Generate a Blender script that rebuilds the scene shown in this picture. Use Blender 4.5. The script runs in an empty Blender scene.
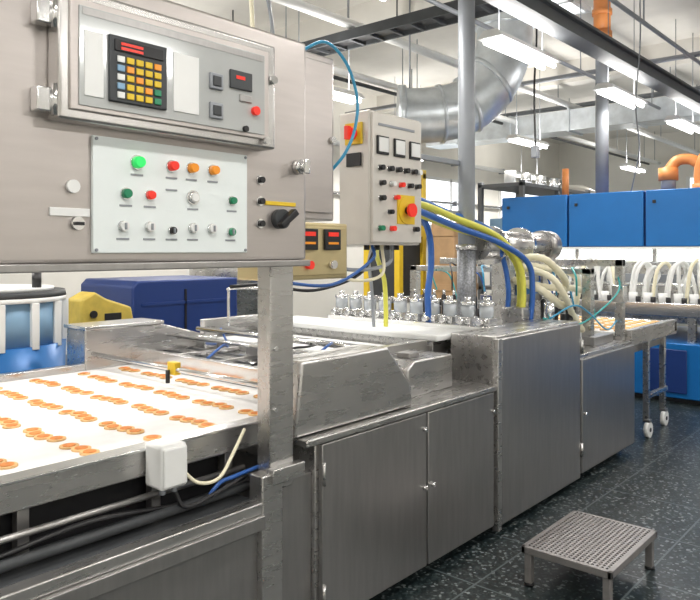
import bpy, bmesh, math, random
from mathutils import Vector, Matrix
random.seed(7)
scn = bpy.context.scene
scn.view_settings.view_transform = 'Standard'
scn.view_settings.look = 'None'
scn.view_settings.exposure = 0.0

# ---------------------------------------------------------------- materials
def mat(name, col, metal=0.0, rough=0.5, var=0.0, scale=8.0, stretch=(1,1,1), bump=0.0, emit=None, es=0.0, trans=0.0, alpha=1.0, rv=0.0):
    m = bpy.data.materials.new(name); m.use_nodes = True
    nt = m.node_tree; b = nt.nodes['Principled BSDF']
    b.inputs['Base Color'].default_value = (*col, 1)
    b.inputs['Metallic'].default_value = metal
    b.inputs['Roughness'].default_value = rough
    b.inputs['Transmission Weight'].default_value = trans
    b.inputs['Alpha'].default_value = alpha
    if emit:
        b.inputs['Emission Color'].default_value = (*emit, 1)
        b.inputs['Emission Strength'].default_value = es
    tc = nt.nodes.new('ShaderNodeTexCoord'); mp = nt.nodes.new('ShaderNodeMapping')
    mp.inputs['Scale'].default_value = stretch
    nt.links.new(tc.outputs['Object'], mp.inputs['Vector'])
    nz = nt.nodes.new('ShaderNodeTexNoise'); nz.inputs['Scale'].default_value = scale
    nz.inputs['Detail'].default_value = 5
    nt.links.new(mp.outputs['Vector'], nz.inputs['Vector'])
    if var > 0:
        rp = nt.nodes.new('ShaderNodeValToRGB')
        rp.color_ramp.elements[0].position = 0.3; rp.color_ramp.elements[1].position = 0.7
        rp.color_ramp.elements[0].color = (*[max(0, c*(1-var)) for c in col], 1)
        rp.color_ramp.elements[1].color = (*[min(1, c*(1+var)) for c in col], 1)
        nt.links.new(nz.outputs['Fac'], rp.inputs['Fac'])
        nt.links.new(rp.outputs['Color'], b.inputs['Base Color'])
    if rv > 0:
        mr = nt.nodes.new('ShaderNodeMapRange')
        mr.inputs['To Min'].default_value = rough-rv; mr.inputs['To Max'].default_value = rough+rv
        nt.links.new(nz.outputs['Fac'], mr.inputs['Value'])
        nt.links.new(mr.outputs['Result'], b.inputs['Roughness'])
    if bump > 0:
        bp = nt.nodes.new('ShaderNodeBump'); bp.inputs['Strength'].default_value = bump
        bp.inputs['Distance'].default_value = 0.01
        nt.links.new(nz.outputs['Fac'], bp.inputs['Height'])
        nt.links.new(bp.outputs['Normal'], b.inputs['Normal'])
    return m

STEEL = mat('brushed_steel', (0.57,0.56,0.55), 0.92, 0.28, 0.05, 5, (1,6,6), 0, rv=0.06)
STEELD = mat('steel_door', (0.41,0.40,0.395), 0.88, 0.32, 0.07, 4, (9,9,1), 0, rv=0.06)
STEELB = mat('bright_steel', (0.80,0.80,0.80), 0.95, 0.16, 0.05, 10)
BOXST = mat('control_box_steel', (0.55,0.51,0.49), 0.8, 0.34, 0.04, 4, (1,8,8), 0, rv=0.06)
LIDST = mat('lid_steel', (0.60,0.585,0.57), 0.88, 0.27, 0.04, 5)
BOXGR = mat('grey_enclosure', (0.68,0.65,0.60), 0.3, 0.42, 0.04, 5)
GREY = mat('grey_paint', (0.30,0.32,0.35), 0.2, 0.45, 0.06, 5)
GIRD = mat('girder_grey', (0.15,0.16,0.17), 0.2, 0.5, 0.06, 5)
DGREY = mat('dark_grey', (0.06,0.065,0.07), 0.3, 0.5, 0.1, 8)
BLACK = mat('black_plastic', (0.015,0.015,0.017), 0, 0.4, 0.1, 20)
WHITE = mat('white_plastic', (0.85,0.86,0.85), 0, 0.4, 0.02, 10)
PANELW = mat('panel_white', (0.84,0.90,0.90), 0, 0.35, 0.01, 5)
CREAM = mat('cream_tube', (0.85,0.80,0.60), 0, 0.4, 0.05, 20)
BELT = mat('belt_white', (0.84,0.83,0.82), 0, 0.6, 0.04, 12, bump=0.05)
BLUE = mat('blue_paint', (0.012,0.16,0.48), 0.1, 0.32, 0.05, 3)
NAVY = mat('navy_paint', (0.015,0.045,0.20), 0.1, 0.4, 0.06, 3)
LBLUE = mat('light_blue', (0.25,0.42,0.60), 0.1, 0.5, 0.1, 4)
YEL = mat('yellow', (0.80,0.55,0.03), 0, 0.4, 0.05, 10)
MUST = mat('mustard_paint', (0.62,0.46,0.08), 0, 0.55, 0.15, 10)
HYEL = mat('yellow_hose', (0.70,0.68,0.10), 0, 0.4, 0.05, 10)
HBLU = mat('blue_hose', (0.03,0.12,0.42), 0, 0.35, 0.05, 10)
CYAN = mat('cyan_hose', (0.05,0.35,0.60), 0, 0.35, 0.05, 10)
TEAL = mat('teal_hose', (0.05,0.42,0.42), 0, 0.35, 0.05, 10)
RED = mat('red_button', (0.75,0.03,0.02), 0, 0.3, emit=(1,0.05,0.02), es=0.25)
GRN = mat('green_lamp', (0.02,0.6,0.12), 0, 0.3, emit=(0.05,1,0.2), es=0.4)
DGRN = mat('green_button', (0.02,0.25,0.12), 0, 0.3)
AMB = mat('amber_lamp', (0.75,0.25,0.02), 0, 0.3, emit=(1,0.4,0.02), es=0.2)
ORG = mat('orange_pipe', (0.72,0.27,0.08), 0, 0.45, 0.08, 5)
COOK = mat('biscuit', (0.80,0.50,0.22), 0, 0.7, 0.2, 60)
COOKC = mat('biscuit_centre', (0.74,0.24,0.04), 0, 0.6, 0.25, 60)
GLASS = mat('clear_window', (0.60,0.62,0.62), 0.3, 0.10, 0.05, 5)
CLEAR = mat('clear_plastic', (0.75,0.80,0.85), 0.1, 0.1, trans=0.6)
DUCT = mat('galvanised_duct', (0.74,0.79,0.83), 0.65, 0.33, 0.12, 6, rv=0.1)
LAMP = mat('lamp_tube', (1,1,1), 0, 0.5, emit=(1,0.98,0.95), es=8)
STRIP = mat('light_strip', (1,1,1), 0, 0.5, emit=(0.92,1,0.96), es=1.4)
SKYW = mat('daylight_pane', (1,1,1), 0, 0.3, emit=(0.9,0.96,1), es=1.7)
WOOD = mat('plywood', (0.45,0.28,0.14), 0, 0.6, 0.15, 5)
WALLM = mat('wall_paint', (0.85,0.83,0.77), 0, 0.7, 0.04, 1.5, bump=0.05)
CEILM = mat('ceiling_paint', (0.79,0.77,0.72), 0, 0.8, 0.08, 1.2)
GRATE = mat('stool_grating', (0.30,0.285,0.28), 0.5, 0.4, 0.08, 30)
MESHS = mat('mesh_sleeve',(0.26,0.27,0.29),0.5,0.4,0.4,90)
BRASS = mat('brass_tint_steel',(0.60,0.50,0.28),0.6,0.35,0.08,5)

def floor_mat():
    m = bpy.data.materials.new('terrazzo_floor'); m.use_nodes = True
    nt = m.node_tree; b = nt.nodes['Principled BSDF']
    tc = nt.nodes.new('ShaderNodeTexCoord')
    n1 = nt.nodes.new('ShaderNodeTexVoronoi'); n1.inputs['Scale'].default_value = 70
    nt.links.new(tc.outputs['Object'], n1.inputs['Vector'])
    r1 = nt.nodes.new('ShaderNodeValToRGB')
    e = r1.color_ramp.elements
    e[0].position = 0.0; e[0].color = (0.006,0.011,0.012,1)
    e[1].position = 1.0; e[1].color = (0.24,0.27,0.27,1)
    k = r1.color_ramp.elements.new(0.6); k.color = (0.014,0.023,0.025,1)
    k = r1.color_ramp.elements.new(0.86); k.color = (0.04,0.056,0.058,1)
    sp = nt.nodes.new('ShaderNodeSeparateColor')
    nt.links.new(n1.outputs['Color'], sp.inputs['Color'])
    nt.links.new(sp.outputs['Red'], r1.inputs['Fac'])
    br = nt.nodes.new('ShaderNodeTexBrick'); br.offset = 0.0
    br.inputs['Scale'].default_value = 1.0
    br.inputs['Brick Width'].default_value = 0.62; br.inputs['Row Height'].default_value = 0.62
    br.inputs['Mortar Size'].default_value = 0.006; br.inputs['Mortar Smooth'].default_value = 0.2
    nt.links.new(tc.outputs['Object'], br.inputs['Vector'])
    mx = nt.nodes.new('ShaderNodeMix'); mx.data_type = 'RGBA'
    nt.links.new(br.outputs['Fac'], mx.inputs['Factor'])
    nt.links.new(r1.outputs['Color'], mx.inputs[6])
    mx.inputs[7].default_value = (0.10,0.125,0.13,1)
    nt.links.new(mx.outputs[2], b.inputs['Base Color'])
    b.inputs['Roughness'].default_value = 0.33
    return m
FLOOR = floor_mat()

# ---------------------------------------------------------------- geometry helpers
class Part:
    def __init__(s, name, parent=None):
        s.name=name; s.parent=parent; s.bm=bmesh.new(); s.mats=[]
    def mi(s, m):
        if m not in s.mats: s.mats.append(m)
        return s.mats.index(m)
    def box(s, x0,x1,y0,y1,z0,z1, m, bev=0.0):
        i=s.mi(m)
        vs=[s.bm.verts.new((x,y,z)) for x in (x0,x1) for y in (y0,y1) for z in (z0,z1)]
        fs=[(0,1,3,2),(4,6,7,5),(0,4,5,1),(2,3,7,6),(0,2,6,4),(1,5,7,3)]
        faces=[]
        for f in fs:
            fc=s.bm.faces.new([vs[k] for k in f]); fc.material_index=i; faces.append(fc)
        if bev>0:
            es=list({e for f in faces for e in f.edges})
            r=bmesh.ops.bevel(s.bm, geom=es, offset=bev, segments=2, affect='EDGES', profile=0.6)
            for f in r['faces']: f.material_index=i; f.smooth=True
        return s
    def prism(s, pts, y0, y1, m, axis='y', bev=0.0):
        i=s.mi(m)
        def P(a,b,c):
            return (a,c,b) if axis=='y' else ((c,a,b) if axis=='x' else (a,b,c))
        A=[s.bm.verts.new(P(a,b,y0)) for a,b in pts]; B=[s.bm.verts.new(P(a,b,y1)) for a,b in pts]
        fl=[s.bm.faces.new(A), s.bm.faces.new(B[::-1])]
        n=len(pts)
        for k in range(n):
            fl.append(s.bm.faces.new([A[k],B[k],B[(k+1)%n],A[(k+1)%n]]))
        for f in fl: f.material_index=i
        bmesh.ops.recalc_face_normals(s.bm, faces=fl)
        if bev>0:
            es=list({e for f in fl for e in f.edges})
            r=bmesh.ops.bevel(s.bm, geom=es, offset=bev, segments=2, affect='EDGES', profile=0.6)
            for f in r['faces']: f.material_index=i; f.smooth=True
        return s
    def cyl(s, p0, p1, r, m, seg=20, r2=None):
        i=s.mi(m); p0=Vector(p0); p1=Vector(p1); r2=r if r2 is None else r2
        d=(p1-p0).normalized(); up=Vector((0,0,1)) if abs(d.z)<0.9 else Vector((1,0,0))
        a=d.cross(up).normalized(); b=d.cross(a)
        R0=[];R1=[]
        for k in range(seg):
            t=2*math.pi*k/seg; o=a*math.cos(t)+b*math.sin(t)
            R0.append(s.bm.verts.new(p0+o*r)); R1.append(s.bm.verts.new(p1+o*r2))
        fl=[]
        for k in range(seg):
            f=s.bm.faces.new([R0[k],R0[(k+1)%seg],R1[(k+1)%seg],R1[k]]); f.smooth=True; fl.append(f)
        fl.append(s.bm.faces.new(R0[::-1])); fl.append(s.bm.faces.new(R1))
        for f in fl: f.material_index=i
        bmesh.ops.recalc_face_normals(s.bm, faces=fl)
        return s
    def tube(s, pts, r, m, seg=10, n=8, smooth=True, corr=0.0):
        i=s.mi(m); P=[Vector(p) for p in pts]
        if smooth and len(P)>2:
            Q=[]; E=[2*P[0]-P[1]]+P+[2*P[-1]-P[-2]]
            for k in range(1,len(E)-2):
                for j in range(n):
                    t=j/n; a,b,c,d=E[k-1],E[k],E[k+1],E[k+2]
                    Q.append(0.5*((2*b)+(c-a)*t+(2*a-5*b+4*c-d)*t*t+(3*b-a-3*c+d)*t**3))
            Q.append(P[-1]); P=Q
        d=(P[1]-P[0]).normalized(); up=Vector((0,0,1)) if abs(d.z)<0.9 else Vector((1,0,0))
        a=d.cross(up).normalized(); rings=[]
        for k,p in enumerate(P):
            if k==0: d=(P[1]-P[0])
            elif k==len(P)-1: d=(P[-1]-P[-2])
            else: d=(P[k+1]-P[k-1])
            d.normalize(); a=(a-d*a.dot(d)).normalized(); b=d.cross(a)
            rr=r*(1+corr*(1 if k%2 else -1))
            rings.append([s.bm.verts.new(p+(a*math.cos(2*math.pi*q/seg)+b*math.sin(2*math.pi*q/seg))*rr) for q in range(seg)])
        fl=[]
        for k in range(len(rings)-1):
            for q in range(seg):
                f=s.bm.faces.new([rings[k][q],rings[k][(q+1)%seg],rings[k+1][(q+1)%seg],rings[k+1][q]]); f.smooth=True; fl.append(f)
        fl.append(s.bm.faces.new(rings[0][::-1])); fl.append(s.bm.faces.new(rings[-1]))
        for f in fl: f.material_index=i
        bmesh.ops.recalc_face_normals(s.bm, faces=fl)
        return s
    def done(s):
        me=bpy.data.meshes.new(s.name); s.bm.to_mesh(me); s.bm.free()
        for m in s.mats: me.materials.append(m)
        o=bpy.data.objects.new(s.name, me); scn.collection.objects.link(o)
        if s.parent:
            o.parent=s.parent; o.location=-s.parent.location
        return o
def root(name, loc):
    e=bpy.data.objects.new(name,None); e.location=loc; e.empty_display_size=0.2
    scn.collection.objects.link(e); return e

# ---------------------------------------------------------------- room
RX0,RX1,RY0,RY1,RZ=-3.5,22.0,-4.0,10.0,5.2
Part('floor').box(RX0,RX1,RY0,RY1,-0.1,0,FLOOR).done()
Part('ceiling').box(RX0,RX1,RY0,RY1,RZ,RZ+0.1,CEILM).done()
Part('wall_back').box(RX0,RX1,RY1,RY1+0.1,0,RZ,WALLM).done()
Part('wall_front').box(RX0,RX1,RY0-0.1,RY0,0,RZ,WALLM).done()
Part('wall_left').box(RX0-0.1,RX0,RY0,RY1,0,RZ,WALLM).done()
Part('wall_right').box(RX1,RX1+0.1,RY0,RY1,0,RZ,WALLM).done()
Part('baseboard_back').box(RX0,RX1,RY1-0.03,RY1,0,0.15,GREY).done()
Part('baseboard_right').box(RX1-0.03,RX1,RY0,RY1,0,0.15,GREY).done()
for k,x in enumerate((2.5,7.6,12.4,17.2)):
    Part('trim_%d'%(k+1)).box(x,x+0.35,RY0,RY1,RZ-0.40,RZ,CEILM).done()
def window(name, x0,x1,z0,z1):
    p=Part(name)
    y=RY1
    p.box(x0,x1,y-0.03,y-0.01,z0,z1,SKYW)
    for xx in (x0,(x0+x1)/2,x1): p.box(xx-0.04,xx+0.04,y-0.06,y,z0-0.04,z1+0.04,WHITE)
    for zz in (z0,z1): p.box(x0,x1,y-0.06,y,zz-0.04,zz+0.04,WHITE)
    p.done()
window('window_1',11.5,13.4,2.3,3.5)
window('window_2',14.2,16.6,2.3,3.5)
window('window_3',18.0,20.6,2.3,3.5)
p=Part('window_4')
p.box(RX1-0.03,RX1-0.01,3,6.0,2.5,3.8,SKYW)
for yy in (3,4.5,6.0): p.box(RX1-0.06,RX1,yy-0.05,yy+0.05,2.45,3.85,WHITE)
p.done()
p=Part('window_5')
p.box(8.75,9.9,4.05,4.80,RZ-0.03,RZ-0.005,SKYW)
for xx in (8.75,9.3,9.9): p.box(xx-0.03,xx+0.03,4.0,4.85,RZ-0.06,RZ,WHITE)
for yy in (4.05,4.80): p.box(8.75,9.9,yy-0.03,yy+0.03,RZ-0.06,RZ,WHITE)
p.done()

# ---------------------------------------------------------------- lamps
def lamp(x,y,power,up=0,z=3.62,L=1.25):
    r=root('fluorescent_ceiling_lamp',(x,y,z))
    p=Part('housing',r)
    p.prism([(y-0.13,z+0.03),(y-0.07,z+0.10),(y+0.07,z+0.10),(y+0.13,z+0.03)],x-L/2,x+L/2,WHITE,axis='x')
    p.done()
    p=Part('tubes',r)
    for dy in (-0.06,0.06): p.cyl((x-L/2+0.03,y+dy,z),(x+L/2-0.03,y+dy,z),0.025,LAMP,10)
    p.done()
    p=Part('hangers',r)
    for dx in (-0.45,0.45): p.cyl((x+dx,y,z+0.1),(x+dx,y,RZ),0.006,GREY,6)
    p.done()
    def al(nm,e,dz,rx):
        ld=bpy.data.lights.new(nm,'AREA'); ld.shape='RECTANGLE'; ld.size=L; ld.size_y=0.2; ld.energy=e
        ld.color=(1,0.965,0.92)
        lo=bpy.data.objects.new(nm,ld); lo.parent=r; lo.location=(0,0,dz); lo.rotation_euler=(rx,0,0)
        scn.collection.objects.link(lo)
    al('lamp_light',power,-0.05,0)
    if up: al('added_ceiling_fill',up,0.13,math.pi)  # upward fill light, added above the housing to brighten the ceiling
for x in (-1.8,0.9,3.6,6.3,9.0,11.7,14.4,17.1): lamp(x,3.25,33,15 if x>3 else 0)
for x in (0.9,6.3,11.7,17.1): lamp(x,5.9,62,28)
for x in (0.9,6.3,11.7,17.1): lamp(x,8.6,62,24)
for x in (-1.8,0.9,3.6,6.3,9.0,12.5): lamp(x,0.6,24,12 if x>3 else 0)  # unseen row, added as key fill on the front faces
for x in (-1.8,0.9,3.6,7.0): lamp(x,-2.2,42,0)  # unseen row behind the camera, also added as key fill

# ---------------------------------------------------------------- production line
L=root('baking_production_line',(3.5,3.0,0))
p=Part('cabinet_body',L)
p.box(2.18,6.05,2.10,4.1,0.06,0.88,STEEL,0.006)
p.box(2.25,6.0,2.2,4.0,0.0,0.06,DGREY)
p.box(1.93,2.18,2.12,2.6,0.06,0.74,STEELD,0.006)
p.box(3.74,4.95,2.10,2.42,0.88,1.18,STEEL,0.008)
p.box(4.95,6.07,2.10,4.1,0.88,0.93,STEEL,0.006)
p.box(2.10,3.72,2.07,2.60,0.865,0.895,STEEL,0.006)
p.done()
p=Part('cabinet_doors',L)
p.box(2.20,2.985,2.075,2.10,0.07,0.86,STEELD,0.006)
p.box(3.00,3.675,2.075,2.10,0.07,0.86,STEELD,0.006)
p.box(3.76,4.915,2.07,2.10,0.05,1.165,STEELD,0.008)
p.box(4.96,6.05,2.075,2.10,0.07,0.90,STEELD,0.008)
p.box(3.70,3.745,2.06,2.10,0.03,1.17,STEEL,0.004)
for x,z in ((2.96,0.48),(3.03,0.48),(2.96,0.78),(5.0,0.5)):
    p.cyl((x,2.075,z),(x,2.055,z),0.011,STEELB,12)
p.cyl((3.665,2.075,0.75),(3.665,2.06,0.75),0.011,STEELB,12)
p.cyl((2.205,2.07,0.15),(2.205,2.07,0.25),0.008,STEEL); p.cyl((2.205,2.07,0.68),(2.205,2.07,0.78),0.008,STEEL)
p.cyl((4.925,2.065,0.95),(4.925,2.065,1.05),0.012,STEEL); p.cyl((4.925,2.065,0.2),(4.925,2.065,0.3),0.012,STEEL)
p.done()
p=Part('side_hood',L)
p.prism([(2.08,0.90),(2.12,1.22),(2.72,1.22),(2.90,1.02),(2.93,0.90)],2.12,2.32,STEEL,bev=0.012)
p.prism([(2.3,0.90),(2.3,1.14),(2.84,1.14),(2.9,1.02),(2.93,0.90)],2.32,2.50,STEEL,bev=0.010)
p.prism([(3.06,0.895),(3.06,1.05),(3.12,1.09),(3.50,1.09),(3.50,0.895)],2.25,2.50,STEEL,bev=0.01)
p.cyl((3.02,2.3,0.97),(3.06,2.3,0.97),0.06,STEELB)
p.box(2.95,3.02,2.2,2.35,0.895,0.98,STEELB,0.006)
p.box(3.0,3.6,2.5,2.55,0.9,1.14,STEEL,0.004)
p.box(3.18,3.28,2.33,2.42,1.09,1.12,STEELD,0.006)
p.done()
p=Part('infeed_belt',L)
p.box(0.3,2.9,2.34,4.10,0.925,0.95,BELT,0.004)
p.box(0.3,2.9,2.40,4.00,0.62,0.64,DGREY)
p.done()
p=Part('infeed_frame',L)
p.box(0.3,2.12,2.28,2.34,0.86,0.965,STEEL,0.006)
p.box(0.3,2.9,2.27,2.35,0.955,0.967,STEELB,0.003)
p.box(0.3,2.2,4.10,4.16,0.86,0.99,STEEL,0.006)
p.prism([(2.2,0.90),(2.2,1.20),(2.75,1.20),(3.10,1.10),(3.10,0.90)],4.10,4.34,STEEL,bev=0.01)
p.box(2.19,2.76,4.08,4.36,1.20,1.222,STEELB,0.004)
p.box(0.3,1.86,2.08,2.14,0.655,0.70,STEEL,0.005)
p.box(0.3,1.86,2.06,2.10,0.60,0.655,STEELD,0.004)
p.box(0.3,1.86,2.11,2.14,0.05,0.60,STEELD,0.004)
p.box(0.3,1.86,2.14,2.34,0.685,0.70,DGREY,0.002)
p.box(0.3,1.86,2.36,2.38,0.1,0.86,BLACK)  # black sheet standing in for the shaded gap between the rails
p.cyl((0.3,2.24,0.80),(1.9,2.24,0.80),0.012,STEELD)
p.cyl((0.3,2.20,0.735),(1.9,2.20,0.735),0.018,DGREY)
p.tube([(0.3,2.26,0.77),(0.8,2.25,0.74),(1.2,2.22,0.78),(1.6,2.24,0.73),(1.9,2.2,0.76)],0.01,BLACK)
for x in (0.5,1.0,1.5,1.85): p.box(x,x+0.04,2.30,2.34,0.70,0.88,STEELD,0.003)
for x in (0.35,1.1,): 
    for y in (2.5,3.9): p.box(x,x+0.07,y,y+0.07,0,0.9,STEEL,0.004)
for x in (0.5,1.2,1.9,2.6): p.cyl((x,2.36,0.88),(x,4.10,0.88),0.035,STEELB,14)
p.cyl((2.25,2.36,1.05),(2.25,4.33,1.05),0.014,STEELB,12)
p.cyl((2.25,2.36,0.95),(2.25,2.36,1.05),0.014,STEELB,12)
p.cyl((2.32,2.6,1.02),(2.32,4.3,1.02),0.008,DGREY,8)
p.box(2.23,2.27,3.20,3.27,1.02,1.09,YEL,0.005)
p.cyl((2.21,3.235,0.98),(2.21,3.235,1.05),0.012,BLACK)
p.done()
p=Part('transfer_deck',L)
for k in range(9):
    x=2.62+k*0.055
    p.cyl((x,2.55,1.00),(x,4.08,1.00),0.02,STEELB if k%3 else DGREY,10)
p.box(2.52,2.56,2.5,4.1,0.96,1.06,STEELB,0.004)
p.box(3.10,3.66,2.62,4.08,0.90,1.06,STEEL,0.006)
p.box(3.14,3.30,2.70,4.0,1.06,1.075,WHITE,0.002)
p.box(3.36,3.40,2.66,4.06,1.06,1.10,DGREY,0.002)
p.box(3.46,3.60,2.70,4.0,1.06,1.08,WHITE,0.002)
p.box(2.6,3.7,2.52,2.58,0.96,1.10,STEEL,0.005)
p.box(3.1,3.7,4.08,4.14,0.90,1.20,STEEL,0.005)
for y in (2.9,3.3,3.7): p.box(2.55,3.1,y,y+0.03,1.02,1.045,STEEL,0.003)
p.cyl((2.8,2.62,1.12),(2.8,4.1,1.12),0.012,STEELB,10)
p.cyl((3.05,2.62,1.14),(3.05,4.1,1.14),0.016,STEELB,10)
p.tube([(3.25,4.0,1.15),(3.25,4.0,1.38),(3.25,3.98,1.42),(3.4,3.84,1.42),(3.42,3.82,1.38),(3.42,3.82,1.05)],0.011,STEELB)
p.tube([(2.7,2.7,1.05),(2.85,2.66,1.16),(3.05,2.8,1.15),(3.2,3.0,1.1)],0.008,HBLU)
p.tube([(2.6,3.4,1.05),(2.8,3.5,1.10),(3.0,3.7,1.06),(3.1,3.9,1.15)],0.008,HBLU)
p.tube([(2.6,3.0,1.05),(2.8,2.9,1.13),(3.0,2.95,1.12),(3.3,3.1,1.1)],0.008,BLACK)
p.box(2.85,2.95,3.2,3.34,1.05,1.12,STEELD,0.006); p.box(2.85,2.95,3.75,3.85,1.05,1.13,STEELB,0.006)
p.done()
p=Part('tunnel_cover',L)
p.box(3.62,4.0,2.44,4.05,1.13,1.17,WHITE,0.012)
p.box(3.66,3.97,2.5,4.02,0.88,1.13,STEEL,0.004)
p.box(4.0,4.9,2.5,4.05,0.88,1.12,STEEL,0.004)
p.done()
p=Part('nozzle_manifold',L)
p.box(4.0,4.22,2.30,3.72,1.14,1.20,STEELB,0.006)
for k in range(10):
    y=2.37+k*0.143; x=4.1
    p.box(x-0.055,x+0.055,y-0.05,y+0.05,1.20,1.25,STEELB,0.006)
    p.cyl((x,y,1.25),(x,y,1.33),0.048,CLEAR,16)
    p.cyl((x,y,1.33),(x,y,1.355),0.052,STEELB,16)
    p.cyl((x,y,1.355),(x,y,1.385),0.022,STEELB,12)
    p.cyl((x-0.05,y,1.225),(x-0.11,y,1.225),0.02,STEELB,10)
p.done()
p=Part('discharge_head',L)
p.cyl((4.55,2.70,1.735),(5.65,2.70,1.735),0.11,STEEL,28)
p.cyl((4.72,2.70,1.735),(4.76,2.70,1.735),0.145,STEELB,28)
p.cyl((5.15,2.70,1.735),(5.21,2.70,1.735),0.145,STEELB,28)
p.cyl((5.56,2.70,1.735),(5.72,2.70,1.735),0.13,STEELD,28)
p.box(4.92,5.0,2.64,2.80,0.9,1.66,STEEL,0.005)
p.box(5.50,5.58,2.64,2.80,0.9,1.66,STEEL,0.005)
p.box(5.0,5.5,2.66,2.78,1.28,1.48,STEELD,0.006)
p.box(5.05,5.45,2.64,2.66,1.34,1.44,BLUE,0.004)
p.box(5.55,5.68,2.35,4.0,1.17,1.24,STEELB,0.005)
for k in range(15):
    y=2.42+k*0.11
    p.cyl((5.5,y,1.08),(5.5,y,1.28),0.022,BLACK,10)
    p.cyl((5.5,y,1.28),(5.5,y,1.33),0.014,STEELB,8)
    p.cyl((5.9,y,1.02),(5.9,y,1.14),0.03,WHITE if k%2 else BLACK,10)
p.box(5.55,5.62,2.25,2.33,0.9,1.55,STEEL,0.005)
p.box(5.55,5.62,3.98,4.06,0.9,1.55,STEEL,0.005)
p.box(5.55,5.62,2.25,4.06,1.50,1.55,STEEL,0.005)
p.box(5.98,6.04,2.15,2.22,0.9,1.62,STEEL,0.005)
p.box(5.98,6.04,2.15,4.0,1.56,1.62,STEEL,0.005)
p.box(5.96,6.06,2.14,2.24,1.25,1.40,STEELB,0.005)
p.box(4.75,4.95,2.44,2.62,1.12,1.27,STEEL,0.01)
p.box(5.1,5.35,2.25,2.4,0.93,1.02,STEELB,0.006)
p.box(5.5,5.9,2.2,2.3,0.93,1.0,STEELD,0.006)
p.cyl((5.0,2.35,1.18),(5.0,2.35,1.3),0.04,STEELB); p.cyl((5.3,2.32,1.02),(5.3,2.32,1.2),0.025,BLACK)
p.box(5.2,6.0,2.45,3.9,0.93,1.02,WHITE,0.004)
p.done()
p=Part('air_lines',L)
for k in range(9):
    y=2.35+k*0.17; a=random.uniform(-.08,.08)
    p.tube([(5.5,y,1.33),(5.45+a,y-0.03,1.48),(5.6,y+0.08,1.58+a),(5.8,y+0.05,1.45),(5.9,y,1.12)],0.008,(TEAL,CYAN,HBLU,BLACK)[k%4],6,6)
p.tube([(4.9,2.3,1.19),(5.1,2.2,1.28),(5.4,2.2,1.20),(5.7,2.18,1.05),(5.98,2.2,1.1)],0.007,CYAN,6)
p.tube([(4.9,2.35,1.19),(5.2,2.25,1.12),(5.5,2.2,1.18),(5.9,2.16,1.35),(6.0,2.2,1.5)],0.007,TEAL,6)
p.done()
p=Part('outfeed_conveyor',L)
p.box(6.05,7.25,2.14,3.9,0.96,0.99,BELT,0.004)
p.box(6.05,7.3,2.10,2.16,0.88,1.02,STEEL,0.006)
p.box(6.05,7.3,3.90,3.96,0.88,1.02,STEEL,0.006)
p.box(7.24,7.32,2.10,3.96,0.90,1.0,STEELB,0.006)
p.box(6.1,7.2,2.2,3.8,0.78,0.90,STEELD,0.006)
for (x,y) in ((6.6,2.16),(7.16,2.19),(6.6,3.8),(7.15,3.8)):
    p.box(x-0.025,x+0.025,y-0.025,y+0.025,0.13,0.9,STEEL,0.003)
    p.cyl((x-0.03,y-0.045,0.07),(x-0.03,y-0.005,0.07),0.07,WHITE,20)
    p.cyl((x-0.03,y-0.05,0.07),(x-0.03,y,0.07),0.02,DGREY,12)
    p.box(x-0.05,x+0.02,y-0.045,y+0.005,0.13,0.16,STEELD,0.003)
p.box(6.6,7.16,2.14,2.18,0.34,0.38,STEEL,0.003)
for i in range(8):
    for j in range(13):
        p.cyl((6.15+i*0.14,2.25+j*0.125,0.99),(6.15+i*0.14,2.25+j*0.125,1.005),0.04,COOK,10)
p.done()
p=Part('cream_hoses',L)
p.tube([(5.05,2.75,1.62),(5.05,2.45,1.64),(5.25,2.38,1.52),(5.45,2.42,1.42),(5.5,2.48,1.30)],0.028,CREAM,12,10,corr=0.08)
p.tube([(5.1,2.85,1.62),(5.35,2.6,1.56),(5.75,2.5,1.50),(6.0,2.55,1.36),(6.0,2.6,1.1)],0.028,CREAM,12,10,corr=0.08)
p.tube([(5.0,2.7,1.48),(4.98,2.42,1.40),(5.15,2.34,1.28),(5.4,2.4,1.26)],0.030,CREAM,12,10,corr=0.08)
p.tube([(5.2,2.8,1.46),(5.3,2.5,1.40),(5.6,2.42,1.38),(5.95,2.45,1.30),(6.3,2.6,1.02)],0.026,CREAM,12,10,corr=0.08)
p.tube([(4.95,2.6,1.58),(5.0,2.35,1.50),(5.1,2.28,1.36),(5.3,2.3,1.20),(5.5,2.3,1.05)],0.025,CREAM,12,10,corr=0.08)
p.done()
p=Part('biscuit_rows',L)
for r in range(8):
    x0=0.50+r*0.27; ph=random.uniform(0,6)
    for j in range(25):
        y=2.42+j*0.068
        if y>4.05 or (j+r*2)%5==4: continue
        xx=x0+0.010*math.sin(j*1.9+ph)+random.uniform(-.005,.005)
        p.cyl((xx,y,0.95),(xx,y,0.957),0.036,COOK,16)
        p.cyl((xx,y,0.957),(xx,y,0.9595),0.024,COOKC,12)
p.done()
p=Part('sensor_junction_box',L)
p.box(1.45,1.56,2.16,2.27,0.83,0.99,WHITE,0.012)
p.box(1.455,1.555,2.15,2.165,0.84,0.98,WHITE,0.006)
for q in (1.48,1.53): p.cyl((q,2.2,0.805),(q,2.2,0.83),0.012,GREY,10)
p.tube([(1.56,2.20,0.88),(1.62,2.17,0.82),(1.71,2.16,0.82),(1.80,2.18,0.90),(1.87,2.2,0.97)],0.007,CREAM)
p.tube([(1.53,2.2,0.81),(1.57,2.18,0.74),(1.7,2.17,0.76),(1.88,2.2,0.78)],0.008,BLACK)
p.tube([(1.66,2.2,0.72),(1.74,2.2,0.78),(1.82,2.2,0.79),(1.95,2.2,0.80)],0.008,HBLU)
p.done()

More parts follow.
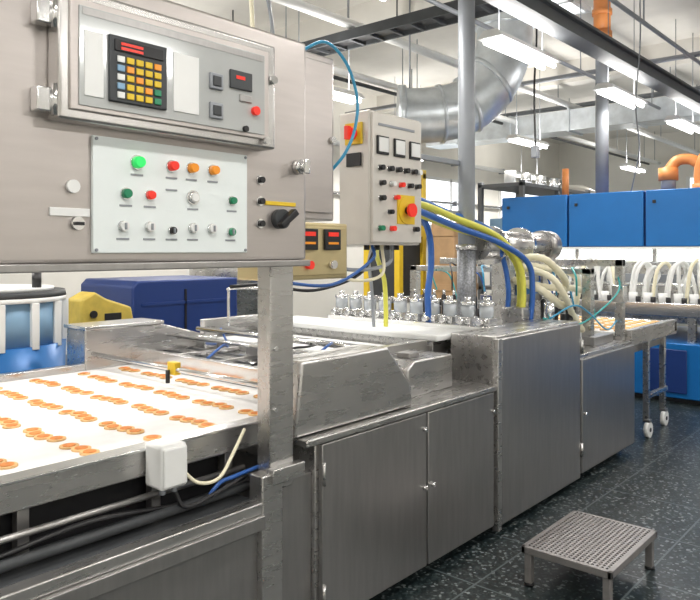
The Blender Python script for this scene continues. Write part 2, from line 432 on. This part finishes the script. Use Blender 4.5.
# ---------------------------------------------------------------- main control cabinet on posts
C=root('operator_control_cabinet',(1.4,2.2,0))
p=Part('enclosure',C)
p.box(0.45,2.025,2.0,2.45,1.66,2.54,BOXST,0.012)
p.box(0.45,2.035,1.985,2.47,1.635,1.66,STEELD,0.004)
p.done()
p=Part('posts',C)
p.box(1.92,2.05,2.10,2.18,0.72,1.64,STEEL,0.006)
p.box(1.86,1.97,2.08,2.16,0.0,0.80,STEEL,0.006)
p.box(1.90,2.08,2.06,2.10,0.76,0.82,STEEL,0.004)
p.box(0.5,0.60,2.12,2.2,0.0,1.64,STEEL,0.006)
for z in (0.12,0.2,1.05,1.3): p.cyl((1.945,2.085 if z<1 else 2.105,z),(1.945,2.07 if z<1 else 2.09,z),0.009,STEELB,8)
p.done()
p=Part('window_lid',C)
p.box(0.955,1.79,1.93,2.0,2.075,2.46,LIDST,0.010)
p.box(0.985,1.75,1.922,1.932,2.105,2.43,BOXST,0.004)
p.box(1.01,1.725,1.917,1.923,2.12,2.41,GLASS,0.002)
p.box(1.02,1.715,1.9155,1.918,2.385,2.405,STEELD)
Y=1.917
p.box(1.10,1.30,Y-0.011,Y,2.145,2.345,DGREY,0.004)
p.box(1.115,1.285,Y-0.015,Y-0.010,2.298,2.333,BLACK,0.002)
for a in range(2):
    p.box(1.135,1.21,Y-0.017,Y-0.014,2.303+a*0.014,2.311+a*0.014,RED)
for a in range(5):
    for b in range(5):
        m = YEL if (a+b)%4 else AMB
        if b==0: m=LBLUE if a%2 else WHITE
        if b==4 and a<2: m=DGRN
        p.box(1.124+b*0.032,1.148+b*0.032,Y-0.016,Y-0.01,2.157+a*0.027,2.176+a*0.027,m,0.002)
for (x,z) in ((1.50,2.275),(1.50,2.175)):
    p.box(x-0.028,x+0.028,Y-0.01,Y,z-0.028,z+0.028,GREY,0.004); p.box(x-0.017,x+0.017,Y-0.014,Y-0.009,z-0.017,z+0.017,DGREY,0.002)
p.box(1.56,1.66,Y-0.008,Y,2.265,2.33,DGREY,0.003); p.box(1.585,1.625,Y-0.0095,Y-0.007,2.30,2.312,RED)
p.cyl((1.675,Y,2.20),(1.675,Y-0.016,2.20),0.016,RED,14)
p.box(1.605,1.66,Y-0.006,Y,2.225,2.25,STEELD,0.002)
p.box(1.025,1.085,Y-0.003,Y,2.15,2.34,WHITE,0.001)
p.box(1.33,1.43,Y-0.003,Y,2.15,2.34,WHITE,0.001)
p.cyl((1.77,1.932,2.33),(1.77,1.912,2.33),0.016,STEELB,12); p.cyl((1.63,1.92,2.13),(1.63,1.905,2.13),0.011,BLACK,12)
p.cyl((1.73,1.92,2.10),(1.73,1.905,2.10),0.013,STEELB,12)
for z in (2.13,2.38): 
    p.box(0.905,0.955,1.955,2.0,z-0.035,z+0.035,STEELB,0.005); p.cyl((0.955,1.95,z-0.045),(0.955,1.95,z+0.045),0.011,STEELB,12)
p.done()
p=Part('button_panel',C)
p.box(1.09,1.70,1.985,2.0,1.69,2.05,PANELW,0.003)
def btn(x,z,r,m,dep=0.02,y=1.985,ring=STEELB):
    p.cyl((x,y,z),(x,y-0.006,z),r*1.2,ring,18); p.cyl((x,y-0.006,z),(x,y-0.006-dep,z),r,m,18,r*0.85)
btn(1.24,1.98,0.020,GRN); btn(1.37,1.98,0.017,RED); btn(1.45,1.98,0.017,AMB); btn(1.54,1.98,0.017,AMB)
btn(1.20,1.878,0.016,DGRN,0.014); btn(1.287,1.878,0.015,RED,0.014); btn(1.456,1.88,0.021,STEELB,0.01); btn(1.626,1.878,0.014,DGRN,0.014)
p.cyl((1.456,1.97,1.88),(1.456,1.966,1.88),0.014,WHITE,14)
def sel(x,z,r=0.015,col=WHITE):
    p.cyl((x,1.985,z),(x,1.975,z),r*1.15,STEELB,16); p.cyl((x,1.975,z),(x,1.968,z),r,col,16)
    p.box(x-0.003,x+0.003,1.962,1.969,z-r*0.7,z+r*0.7,GREY,0.001)
for x in (1.19,1.285,1.455,1.535): sel(x,1.775)
sel(1.37,1.765,0.012,BLACK); sel(1.62,1.765,0.014,DGRN)
for x,z in ((1.24,1.94),(1.37,1.94),(1.45,1.94),(1.54,1.94),(1.20,1.84),(1.287,1.84),(1.456,1.84),(1.19,1.735),(1.285,1.735),(1.37,1.735),(1.455,1.735),(1.62,1.735),(1.37,1.90),(1.626,1.84)):
    p.box(x-0.022,x+0.022,1.983,1.986,z-0.003,z+0.003,GREY)
for x in (1.10,1.69):
    for z in (1.70,2.04): p.cyl((x,1.985,z),(x,1.98,z),0.005,GREY,8)
p.done()
p=Part('knobs_and_latches',C)
p.cyl((1.03,2.0,1.89),(1.03,1.985,1.89),0.020,WHITE,16)
p.box(0.96,1.085,1.992,2.0,1.80,1.825,WHITE,0.002)
p.cyl((1.045,2.0,1.78),(1.045,1.985,1.78),0.020,STEELB,16); p.box(1.03,1.06,1.978,1.986,1.774,1.784,BLACK,0.001)
for z in (1.965,1.885,1.80): p.cyl((1.775,2.0,z),(1.775,1.993,z),0.018,STEELB,14)
for z in (1.965,1.885,1.80): p.cyl((1.775,1.995,z),(1.775,1.98,z),0.012,BLACK,14)
p.box(1.80,1.96,1.993,2.0,1.872,1.888,YEL,0.002)
p.cyl((1.87,2.0,1.82),(1.87,1.97,1.82),0.038,DGREY,20)
p.prism([(1.83,1.80),(1.845,1.78),(1.93,1.84),(1.91,1.862)],1.94,1.97,BLACK,bev=0.006)
p.cyl((1.97,2.0,2.03),(1.97,1.96,2.03),0.030,STEELB,20); p.cyl((1.97,1.96,2.03),(1.97,1.945,2.03),0.020,STEELB,16)
p.box(1.957,1.983,1.935,1.947,2.0,2.06,STEELB,0.005)
p.done()

# ---------------------------------------------------------------- secondary enclosure behind
S=root('wiring_enclosure',(2.6,2.75,0))
p=Part('enclosure',S)
p.box(2.25,2.87,2.62,2.95,1.86,2.76,BOXST,0.01)
p.box(2.28,2.84,2.60,2.62,1.90,2.72,BOXST,0.006)
p.cyl((2.83,2.60,2.3),(2.83,2.58,2.3),0.02,STEELB)
p.done()
p=Part('post',S); p.box(2.5,2.6,2.70,2.80,0.88,1.86,STEEL,0.005); p.done()
p=Part('cables',S)
p.tube([(2.64,2.66,2.76),(2.78,2.6,2.83),(2.93,2.58,2.74),(3.01,2.57,2.56),(2.99,2.57,2.38),(2.92,2.58,2.24),(2.87,2.64,2.14)],0.009,CYAN)
p.tube([(2.40,2.75,2.76),(2.38,2.8,3.3),(2.2,2.9,3.9),(2.1,3,5.2)],0.012,CREAM)
p.tube([(2.55,2.75,2.76),(2.6,2.9,3.2),(2.45,3.1,4.2),(2.4,3.1,5.2)],0.010,GREY)
p.done()

T=root('temperature_controller_box',(2.45,2.4,0))
p=Part('case',T)
p.box(2.12,2.62,2.30,2.55,1.56,1.83,BRASS,0.01)
p.box(2.14,2.60,2.29,2.30,1.58,1.81,BRASS,0.004)
for x in (2.33,2.49):
    p.box(x-0.055,x+0.055,2.275,2.292,1.70,1.80,BLACK,0.004)
    p.box(x-0.035,x+0.035,2.272,2.277,1.765,1.785,RED); p.box(x-0.035,x+0.035,2.272,2.277,1.727,1.738,AMB)
    p.cyl((x,2.29,1.63),(x,2.265,1.63),0.020,RED if x<2.4 else STEELB,14)
p.done()
p=Part('bracket',T); p.box(2.35,2.43,2.56,2.64,0.9,1.7,STEEL,0.004); p.box(2.35,2.43,2.5,2.6,1.6,1.7,STEEL,0.003); p.done()

# ---------------------------------------------------------------- e-stop enclosure
E=root('electrical_control_box',(3.45,2.7,0))
p=Part('enclosure',E)
p.box(3.18,3.69,2.62,2.86,1.73,2.53,BOXGR,0.012)
p.box(3.19,3.68,2.60,2.62,1.745,2.515,BOXGR,0.006)
p.done()
p=Part('controls',E)
def eb(x,z,r,m,dep=0.03,y=2.60):
    p.cyl((x,y,z),(x,y-0.006,z),r*1.25,STEELB,14); p.cyl((x,y-0.006,z),(x,y-0.006-dep,z),r,m,14)
for x in (3.275,3.44,3.60):
    p.box(x-0.055,x+0.055,2.588,2.60,2.27,2.38,BLACK,0.004); p.box(x-0.045,x+0.045,2.583,2.59,2.285,2.37,WHITE,0.002)
for x,m in ((3.25,BLACK),(3.34,BLACK),(3.42,BLACK),(3.50,BLACK),(3.58,BLACK),(3.63,WHITE)): eb(x,2.19,0.016,m)
for x,m in ((3.26,BLACK),(3.36,WHITE),(3.45,RED),(3.54,BLACK),(3.62,BLACK)): eb(x,2.10,0.015,m)
eb(3.26,2.01,0.016,BLACK); eb(3.40,2.02,0.014,RED); eb(3.34,1.93,0.014,BLACK)
p.box(3.42,3.60,2.594,2.60,1.86,2.04,YEL,0.002); p.cyl((3.51,2.594,1.945),(3.51,2.588,1.945),0.082,YEL,24)
p.cyl((3.51,2.59,1.945),(3.51,2.56,1.945),0.024,BLACK,16); p.cyl((3.51,2.56,1.945),(3.51,2.54,1.945),0.042,RED,20)
for x,m in ((3.25,DGRN),(3.36,RED),(3.60,BLACK)): eb(x,1.83,0.016,m)
p.box(3.24,3.6,2.596,2.60,2.44,2.455,GREY)
p.box(3.165,3.18,2.67,2.80,2.33,2.46,YEL,0.003); p.cyl((3.165,2.735,2.395),(3.13,2.735,2.395),0.035,RED,16); p.box(3.10,3.135,2.72,2.75,2.355,2.435,RED,0.004)
p.box(3.165,3.18,2.68,2.79,2.20,2.28,BLACK,0.003)
p.done()
p=Part('mount',E)
for z in (1.95,2.32): p.box(3.68,4.42,2.76,2.80,z,z+0.035,GREY,0.004)
p.tube([(3.55,2.74,1.73),(3.50,2.72,1.62),(3.3,2.75,1.58),(3.1,2.8,1.60),(2.95,2.8,1.72)],0.012,GREY)
p.tube([(3.45,2.74,1.73),(3.40,2.70,1.55),(3.15,2.72,1.52),(2.9,2.8,1.60),(2.6,2.8,1.56)],0.010,CREAM)
p.tube([(3.35,2.74,1.73),(3.3,2.70,1.64),(3.0,2.75,1.50),(2.7,2.9,1.52)],0.010,HBLU)
p.tube([(3.40,2.74,1.73),(3.3,2.8,1.55),(3.0,2.9,1.46),(2.7,3.0,1.50),(2.45,3.0,1.5)],0.010,BLACK)
p.tube([(3.2,2.9,1.80),(3.0,2.9,1.74),(2.95,2.9,1.86),(3.05,2.9,1.95)],0.009,CREAM)
for x in (3.3,3.4,3.5,3.6): p.cyl((x,2.74,1.70),(x,2.74,1.735),0.018,BLACK,12)
p.done()
p=Part('hoses',E)
for dx,dy,r,m in ((0,0,0.024,HYEL),(0.04,0.05,0.020,HYEL),(-0.04,0.1,0.020,HBLU),(0.05,-0.05,0.022,HBLU)):
    p.tube([(3.69,2.72+dy,2.02-dx),(3.95,2.72+dy,1.99-dx*1.5),(4.25,2.72+dy,1.93-dx*1.5),(4.60,2.57+dy*.5,1.80-dx),(4.80+dx,2.5+dy,1.60),(4.83+dx,2.48+dy,1.38),(4.83+dx,2.5+dy,1.15)],r,m)
p.tube([(3.69,2.8,1.95),(3.95,2.8,1.93),(4.06,2.8,1.8),(4.08,2.8,1.6),(4.04,2.8,1.40),(4.05,2.8,1.2)],0.022,HBLU)
p.tube([(3.69,2.84,1.90),(4.05,2.84,1.88),(4.15,2.85,1.75),(4.15,2.85,1.55),(4.12,2.85,1.2)],0.014,GREY)
p.tube([(3.55,2.85,1.74),(3.66,2.95,1.66),(3.80,3.0,1.50),(3.82,3.0,1.32),(3.82,3.0,1.17)],0.016,HYEL)
p.tube([(3.5,2.85,1.74),(3.6,2.97,1.62),(3.72,3.05,1.48),(3.74,3.05,1.30),(3.75,3.05,1.17)],0.012,GREY)
p.done()

# ---------------------------------------------------------------- structural poles
P=root('steel_support_pole',(4.45,2.7,0))
p=Part('pole',P)
p.cyl((4.45,2.74,0.0),(4.45,2.74,RZ),0.062,GREY,28)
p.cyl((4.45,2.74,1.05),(4.45,2.74,1.72),0.070,MESHS,28)
p.cyl((4.45,2.74,1.70),(4.45,2.74,1.74),0.078,STEEL,24)
p.box(4.35,4.55,2.64,2.84,RZ-0.02,RZ,GREY,0.004)
p.done()
P=root('vent_pipe',(9.25,3.62,0))
p=Part('pipe',P)
p.cyl((9.3,3.62,2.445),(9.3,3.62,4.5),0.085,GREY,24)
p.cyl((9.3,3.62,4.42),(9.3,3.62,4.62),0.13,ORG,24)
p.cyl((9.3,3.62,4.6),(9.3,3.62,RZ),0.11,ORG,24)
p.cyl((9.3,3.62,4.85),(9.3,3.62,4.92),0.13,ORG,24)
p.done()

# ---------------------------------------------------------------- blue hood transverse machine
B=root('blue_hood_oven',(9.6,2.5,0))
p=Part('hood',B)
p.box(9.05,10.3,-0.6,4.97,1.74,2.44,NAVY,0.02)
for k in range(6):
    y0=3.97-k*1.0
    if y0<-0.8: break
    p.box(9.0,9.05,y0+0.012,y0+0.985,1.745,2.445,BLUE,0.012)
    p.box(8.985,9.0,y0+0.86,y0+0.9,2.28,2.32,BLACK,0.004)
p.box(9.0,10.3,-0.6,4.97,1.71,1.74,WHITE)
p.done()
p=Part('lit_window_strip',B)
p.box(9.12,9.14,-0.6,4.9,1.56,1.71,STRIP)
p.box(9.08,9.12,-0.6,4.9,1.535,1.56,STEELB,0.003)
for k in range(6): p.box(9.08,9.12,4.85-k*1.0,4.9-k*1.0,1.55,1.72,STEEL,0.003)
p.done()
p=Part('body',B)
p.box(9.15,10.2,-0.5,4.9,0.8,1.74,STEEL,0.005)
p.box(8.3,10.2,-0.5,4.9,0.95,1.10,STEELB,0.008)
p.box(8.2,10.1,-0.4,4.0,0.06,0.67,BLUE,0.015)
p.box(8.3,10.0,-0.3,3.9,0.0,0.06,DGREY)
p.box(8.18,8.2,2.25,2.65,0.12,0.60,NAVY,0.01)
p.box(8.12,8.2,0.2,2.05,0.50,0.90,STEEL,0.01)
for y in (-0.4,1.0,2.2,3.3,4.7): p.box(8.32,8.40,y,y+0.08,0,0.95,STEEL,0.004)
p.box(9.0,9.12,-0.5,4.9,1.30,1.40,GREY,0.004)
p.done()
p=Part('product_tubes',B)
for k in range(44):
    y=0.4+k*0.098+random.uniform(-.03,.03)
    x=8.60+0.12*(k%2); h=random.uniform(-.05,.07); s=random.uniform(.06,.16)*random.choice((-1,1))
    p.tube([(x,y,1.10),(x-0.02,y+s*0.2,1.28),(x,y+s*0.5,1.46+h),(x+0.10,y+s,1.54+h),(x+0.2,y+s*1.3,1.44+h),(x+0.14,y+s*1.1,1.30),(x+0.2,y+s*0.8,1.12)],0.022,CREAM if k%4==0 else WHITE,8,6,corr=0.07)
for k in range(26):
    y=0.4+k*0.168
    p.cyl((8.46,y,1.10),(8.46,y,1.20),0.042,WHITE,12,0.052)
    p.cyl((8.37,y+0.08,1.10),(8.37,y+0.08,1.16),0.03,BLACK,8)
p.cyl((8.85,0.2,1.28),(8.85,4.8,1.28),0.02,STEELB)
for y in (0.2,4.8): p.cyl((8.85,y,1.1),(8.85,y,1.3),0.02,STEELB)
p.done()
O=root('orange_pipework',(9.5,2.6,2.4))
p=Part('pipes',O)
p.tube([(9.6,2.45,2.445),(9.6,2.45,2.75),(9.58,2.37,2.88),(9.55,2.2,2.91),(9.55,1.6,2.91),(9.55,0.2,2.91)],0.10,ORG,18,6)
p.cyl((9.6,2.45,2.445),(9.6,2.45,2.54),0.125,ORG,20)
p.cyl((9.55,2.12,2.91),(9.55,2.00,2.91),0.125,ORG,20)
p.cyl((9.55,2.85,2.445),(9.55,2.85,2.70),0.09,GREY,20); p.cyl((9.55,2.85,2.60),(9.55,2.85,2.76),0.12,ORG,20)
p.tube([(9.55,2.85,2.72),(9.58,2.75,2.85),(9.6,2.6,2.86),(9.6,2.5,2.80)],0.07,ORG,14)
p.cyl((9.9,4.4,2.445),(9.9,4.4,2.9),0.05,ORG,14)
p.done()

# ---------------------------------------------------------------- step stool
G=root('metal_step_stool',(3.57,1.45,0))
p=Part('frame',G)
x0,x1,y0,y1,zt=3.25,3.90,1.22,1.68,0.20
p.box(x0,x1,y0,y0+0.022,zt-0.035,zt,GRATE,0.003); p.box(x0,x1,y1-0.022,y1,zt-0.035,zt,GRATE,0.003)
p.box(x0,x0+0.022,y0,y1,zt-0.035,zt,GRATE,0.003); p.box(x1-0.022,x1,y0,y1,zt-0.035,zt,GRATE,0.003)
for (x,y) in ((x0+0.03,y0+0.03),(x1-0.03,y0+0.03),(x0+0.03,y1-0.03),(x1-0.03,y1-0.03)):
    p.box(x-0.018,x+0.018,y-0.018,y+0.018,0.012,zt-0.03,GRATE,0.003); p.cyl((x,y,0),(x,y,0.015),0.026,BLACK,14)
p.done()
p=Part('grating',G)
n=26
for k in range(n): 
    x=x0+0.02+(x1-x0-0.04)*k/(n-1); p.box(x-0.005,x+0.005,y0+0.01,y1-0.01,zt-0.012,zt-0.001,GRATE)
n=19
for k in range(n): 
    y=y0+0.02+(y1-y0-0.04)*k/(n-1); p.box(x0+0.01,x1-0.01,y-0.005,y+0.005,zt-0.010,zt+0.0005,GRATE)
p.box(x0+0.02,x1-0.02,y0+0.02,y1-0.02,zt-0.022,zt-0.016,DGREY)
p.done()

# ---------------------------------------------------------------- ceiling services
D=root('ventilation_duct',(8.2,4.6,4.2))
p=Part('duct',D)
path=[(8.25,4.5,RZ),(8.25,4.5,4.6),(8.23,4.53,4.25),(8.12,4.65,3.88),(7.95,4.87,3.60),(7.7,5.15,3.48),(7.36,5.54,3.45)]
p.tube(path,0.36,DUCT,36,5,corr=0.0)
def flange(a,b,r=0.385): p.cyl(a,b,r,DUCT,36)
flange((7.40,5.495,3.45),(7.34,5.565,3.45),0.41); flange((8.25,4.5,4.6),(8.25,4.5,4.63)); flange((7.72,5.13,3.485),(7.69,5.16,3.48)); flange((8.14,4.625,3.93),(8.11,4.655,3.89)); flange((7.96,4.86,3.61),(7.93,4.89,3.59))
p.cyl((7.45,5.45,3.78),(7.45,5.45,RZ),0.012,GREY,8)
p.done()
Part('ceiling_girder').box(3.2,RX1-0.05,3.0,3.12,3.92,4.06,GIRD,0.005).box(3.2,RX1-0.05,2.95,3.17,4.06,4.09,GIRD).box(3.2,RX1-0.05,2.95,3.17,3.90,3.92,GIRD).done()
p=Part('cable_tray')
p.box(6.40,6.43,1.0,9.8,4.26,4.38,DGREY); p.box(6.72,6.75,1.0,9.8,4.26,4.38,DGREY)
y=1.1
while y<9.7:
    p.box(6.42,6.73,y,y+0.04,4.26,4.29,DGREY); y+=0.3
p.box(6.46,6.66,1.0,9.8,4.29,4.33,BLACK)
for yy in (2,5,8): p.cyl((6.58,yy,4.3),(6.58,yy,RZ),0.01,DGREY,6)
p.done()
for yy,zz,r,m in ((4.0,4.2,0.025,GREY),(3.7,4.45,0.04,GREY),(6.8,4.3,0.05,WHITE),(7.1,4.3,0.03,DGREY),(1.9,4.5,0.05,WHITE),(2.3,4.7,0.03,GREY),(2.15,3.75,0.02,GREY),(5.7,4.5,0.06,WHITE),(1.4,4.2,0.03,GREY)):
    p=Part('ceiling_conduit'); p.cyl((RX0+0.1,yy,zz),(RX1-0.1,yy,zz),r,m,12)
    for k in range(8): p.cyl((0.5+3*k,yy,zz),(0.5+3*k,yy,RZ),0.008,GREY,6)
    p.done()
for xx,zz,r in ((11.0,4.55,0.04),(13.6,4.6,0.05),(16,4.6,0.05)):
    p=Part('cross_pipe'); p.cyl((xx,RY0+0.3,zz),(xx,RY1-0.3,zz),r,GREY,12)
    for yy in (0,4.2,8): p.cyl((xx,yy,zz),(xx,yy,RZ),0.012,GREY,6)
    p.done()
p=Part('overhead_air_duct')
p.box(12.9,13.5,-1.0,9.0,4.0,4.4,DUCT,0.01)
for k in range(8): p.box(12.87,13.53,-0.6+k*1.25,-0.56+k*1.25,3.97,4.43,DUCT,0.004)
for yy in (0,4.2,8.0): p.cyl((13.2,yy,4.4),(13.2,yy,RZ),0.012,GREY,6)
p.done()
p=Part('hanging_cable'); p.tube([(7.6,3.75,RZ-0.4),(7.62,3.74,4.2),(7.6,3.76,3.6),(7.61,3.75,2.9)],0.012,BLACK,8); p.box(7.57,7.65,3.71,3.79,2.78,2.92,GREY,0.01); p.done()
p=Part('hanging_cable'); p.tube([(7.75,2.6,RZ-0.4),(7.77,2.61,4.5),(7.74,2.6,3.9),(7.9,2.7,3.3),(8.6,2.9,2.9),(9.2,3.2,2.46)],0.008,GREY,8); p.done()

# ---------------------------------------------------------------- background objects
R=root('blue_mixing_tub',(2.15,5.0,0))
p=Part('tub',R)
cx,cy=1.95,4.95
p.cyl((cx,cy,0.1),(cx,cy,1.08),0.46,BLUE,32,0.50)
p.cyl((cx,cy,1.08),(cx,cy,1.36),0.47,LBLUE,32,0.47)
for k in range(14):
    t=2*math.pi*k/14; p.box(cx+0.48*math.cos(t)-0.025,cx+0.48*math.cos(t)+0.025,cy+0.48*math.sin(t)-0.025,cy+0.48*math.sin(t)+0.025,1.06,1.36,WHITE,0.005)
p.cyl((cx,cy,1.36),(cx,cy,1.39),0.50,WHITE,32,0.50)
p.cyl((cx,cy,1.39),(cx,cy,1.43),0.50,DGREY,32,0.49)
p.cyl((cx,cy,1.43),(cx,cy,1.45),0.42,WHITE,32)
for k in range(4):
    t=math.pi/4+math.pi*k/2; p.cyl((cx+0.3*math.cos(t),cy+0.3*math.sin(t),0),(cx+0.3*math.cos(t),cy+0.3*math.sin(t),0.12),0.05,DGREY,12)
p.cyl((cx+0.2,cy-0.3,1.45),(cx+0.2,cy-0.3,1.55),0.03,BLACK)
p.done()
R=root('yellow_drive_guard',(2.95,5.4,0))
p=Part('guard',R)
p.prism([(2.80,1.06),(2.80,1.30),(2.92,1.36),(3.02,1.30),(3.25,1.22),(3.28,1.06)],5.28,5.52,MUST,bev=0.02)
p.box(2.78,3.3,5.25,5.55,1.02,1.06,STEELD,0.01); p.box(2.85,3.15,5.3,5.5,0,1.02,STEELD,0.01)
p.cyl((2.9,5.28,1.18),(2.9,5.26,1.18),0.03,BLACK,14); p.box(3.0,3.15,5.272,5.28,1.12,1.18,BLACK,0.002)
p.done()
R=root('navy_machine_cover',(4.2,6.2,0))
p=Part('cover',R)
p.prism([(3.70,0.1),(3.70,1.34),(3.76,1.40),(5.0,1.40),(5.0,0.1)],6.0,7.0,NAVY,bev=0.02)
p.box(3.75,4.95,6.05,6.95,0,0.1,DGREY); p.box(3.8,4.9,5.985,6.0,1.15,1.18,NAVY); p.box(4.3,4.32,5.985,6.0,0.2,1.3,BLACK)
p.done()
R=root('yellow_packing_machine',(9,6.6,0))
p=Part('frame',R)
for x in (8.35,8.95):
    for y in (6.3,6.9): p.box(x,x+0.1,y,y+0.1,0,2.9,YEL,0.01)
p.box(8.35,9.05,6.3,7.0,2.8,2.95,YEL,0.01); p.box(8.4,9.0,6.35,6.95,1.0,2.3,DGREY,0.02); p.box(8.5,8.9,6.25,6.35,1.9,2.2,YEL,0.02)
p.box(8.35,9.05,6.3,7.0,0.9,1.0,STEEL,0.01)
p.done()
R=root('plywood_crate',(9.2,5.75,0))
p=Part('crate',R)
p.box(8.6,9.25,5.5,5.9,0.12,2.1,WOOD,0.01)
for z in (0.3,1.1,1.9): p.box(8.585,8.6,5.5,5.9,z,z+0.1,WOOD,0.004); p.box(8.6,9.25,5.485,5.5,z,z+0.1,WOOD,0.004)
p.box(8.6,9.25,5.5,5.6,0,0.12,WOOD); p.box(8.6,9.25,5.8,5.9,0,0.12,WOOD)
p.done()
R=root('process_tank',(6.2,7.6,0))
p=Part('tank',R)
p.cyl((6.2,7.6,0.5),(6.2,7.6,2.3),0.55,STEEL,32); p.cyl((6.2,7.6,2.3),(6.2,7.6,2.5),0.55,STEELB,32,0.2)
p.cyl((6.2,7.6,2.5),(6.2,7.6,2.7),0.1,STEELD,16)
for k in range(4):
    t=math.pi/4+math.pi*k/2; p.cyl((6.2+0.45*math.cos(t),7.6+0.45*math.sin(t),0),(6.2+0.45*math.cos(t),7.6+0.45*math.sin(t),0.52),0.04,STEEL,12)
p.done()
R=root('machine_rack',(12,6.5,0))
p=Part('rack',R)
for x in (10.9,12.3,13.7):
    for y in (5.6,6.4): p.box(x,x+0.08,y,y+0.08,0,2.9,GIRD,0.004)
for z in (1.0,1.9,2.8): p.box(10.9,13.78,5.6,6.48,z,z+0.06,GIRD,0.004)
for k in range(7):
    x=11.0+k*0.38; h=random.uniform(.25,.55); p.box(x,x+0.32,5.7,6.3,1.96,1.96+h,random.choice([GREY,STEEL,BOXGR,LBLUE]),0.02)
    h=random.uniform(.25,.6); p.box(x,x+0.32,5.7,6.3,1.06,1.06+h,random.choice([GREY,STEEL,BOXGR,NAVY]),0.02)
for k in range(4): p.cyl((11.2+k*0.6,6.0,2.86),(11.2+k*0.6,6.0,3.1),0.10,random.choice([STEELB,WHITE,GREY]),16)
p.done()
R=root('flour_silo',(16,7.5,0))
p=Part('silo',R)
p.cyl((15.8,6.9,1.2),(15.8,6.9,3.0),0.7,BOXGR,32); p.cyl((15.8,6.9,0.6),(15.8,6.9,1.2),0.2,BOXGR,32,0.7); p.cyl((15.8,6.9,3.0),(15.8,6.9,3.2),0.7,BOXGR,32,0.3)
for k in range(4):
    t=math.pi/4+math.pi*k/2; p.cyl((15.8+0.6*math.cos(t),6.9+0.6*math.sin(t),0),(15.8+0.6*math.cos(t),6.9+0.6*math.sin(t),1.5),0.04,STEEL,12)
p.done()
for zz,r,m in ((2.0,0.05,GREY),(2.9,0.04,STEELB),(3.95,0.06,WHITE)):
    p=Part('wall_pipe'); p.cyl((RX0+0.1,RY1-0.12,zz),(RX1-0.1,RY1-0.12,zz),r,m,12); 
    for k in range(9): p.box(0.5+2.5*k-0.02,0.5+2.5*k+0.02,RY1-0.17,RY1,zz-0.07,zz+0.07,GREY)
    p.done()

# ---------------------------------------------------------------- world & camera
w=bpy.data.worlds.new('World'); scn.world=w; w.use_nodes=True
w.node_tree.nodes['Background'].inputs[0].default_value=(0.8,0.88,1,1); w.node_tree.nodes['Background'].inputs[1].default_value=0.6
cd=bpy.data.cameras.new('camera'); cd.sensor_width=36; cd.lens=36; cd.shift_y=-50/700; cd.clip_start=0.05
co=bpy.data.objects.new('camera',cd); co.location=(0,0,1.7); co.rotation_euler=(math.radians(90),0,math.radians(41.07-90))
scn.collection.objects.link(co); scn.camera=co
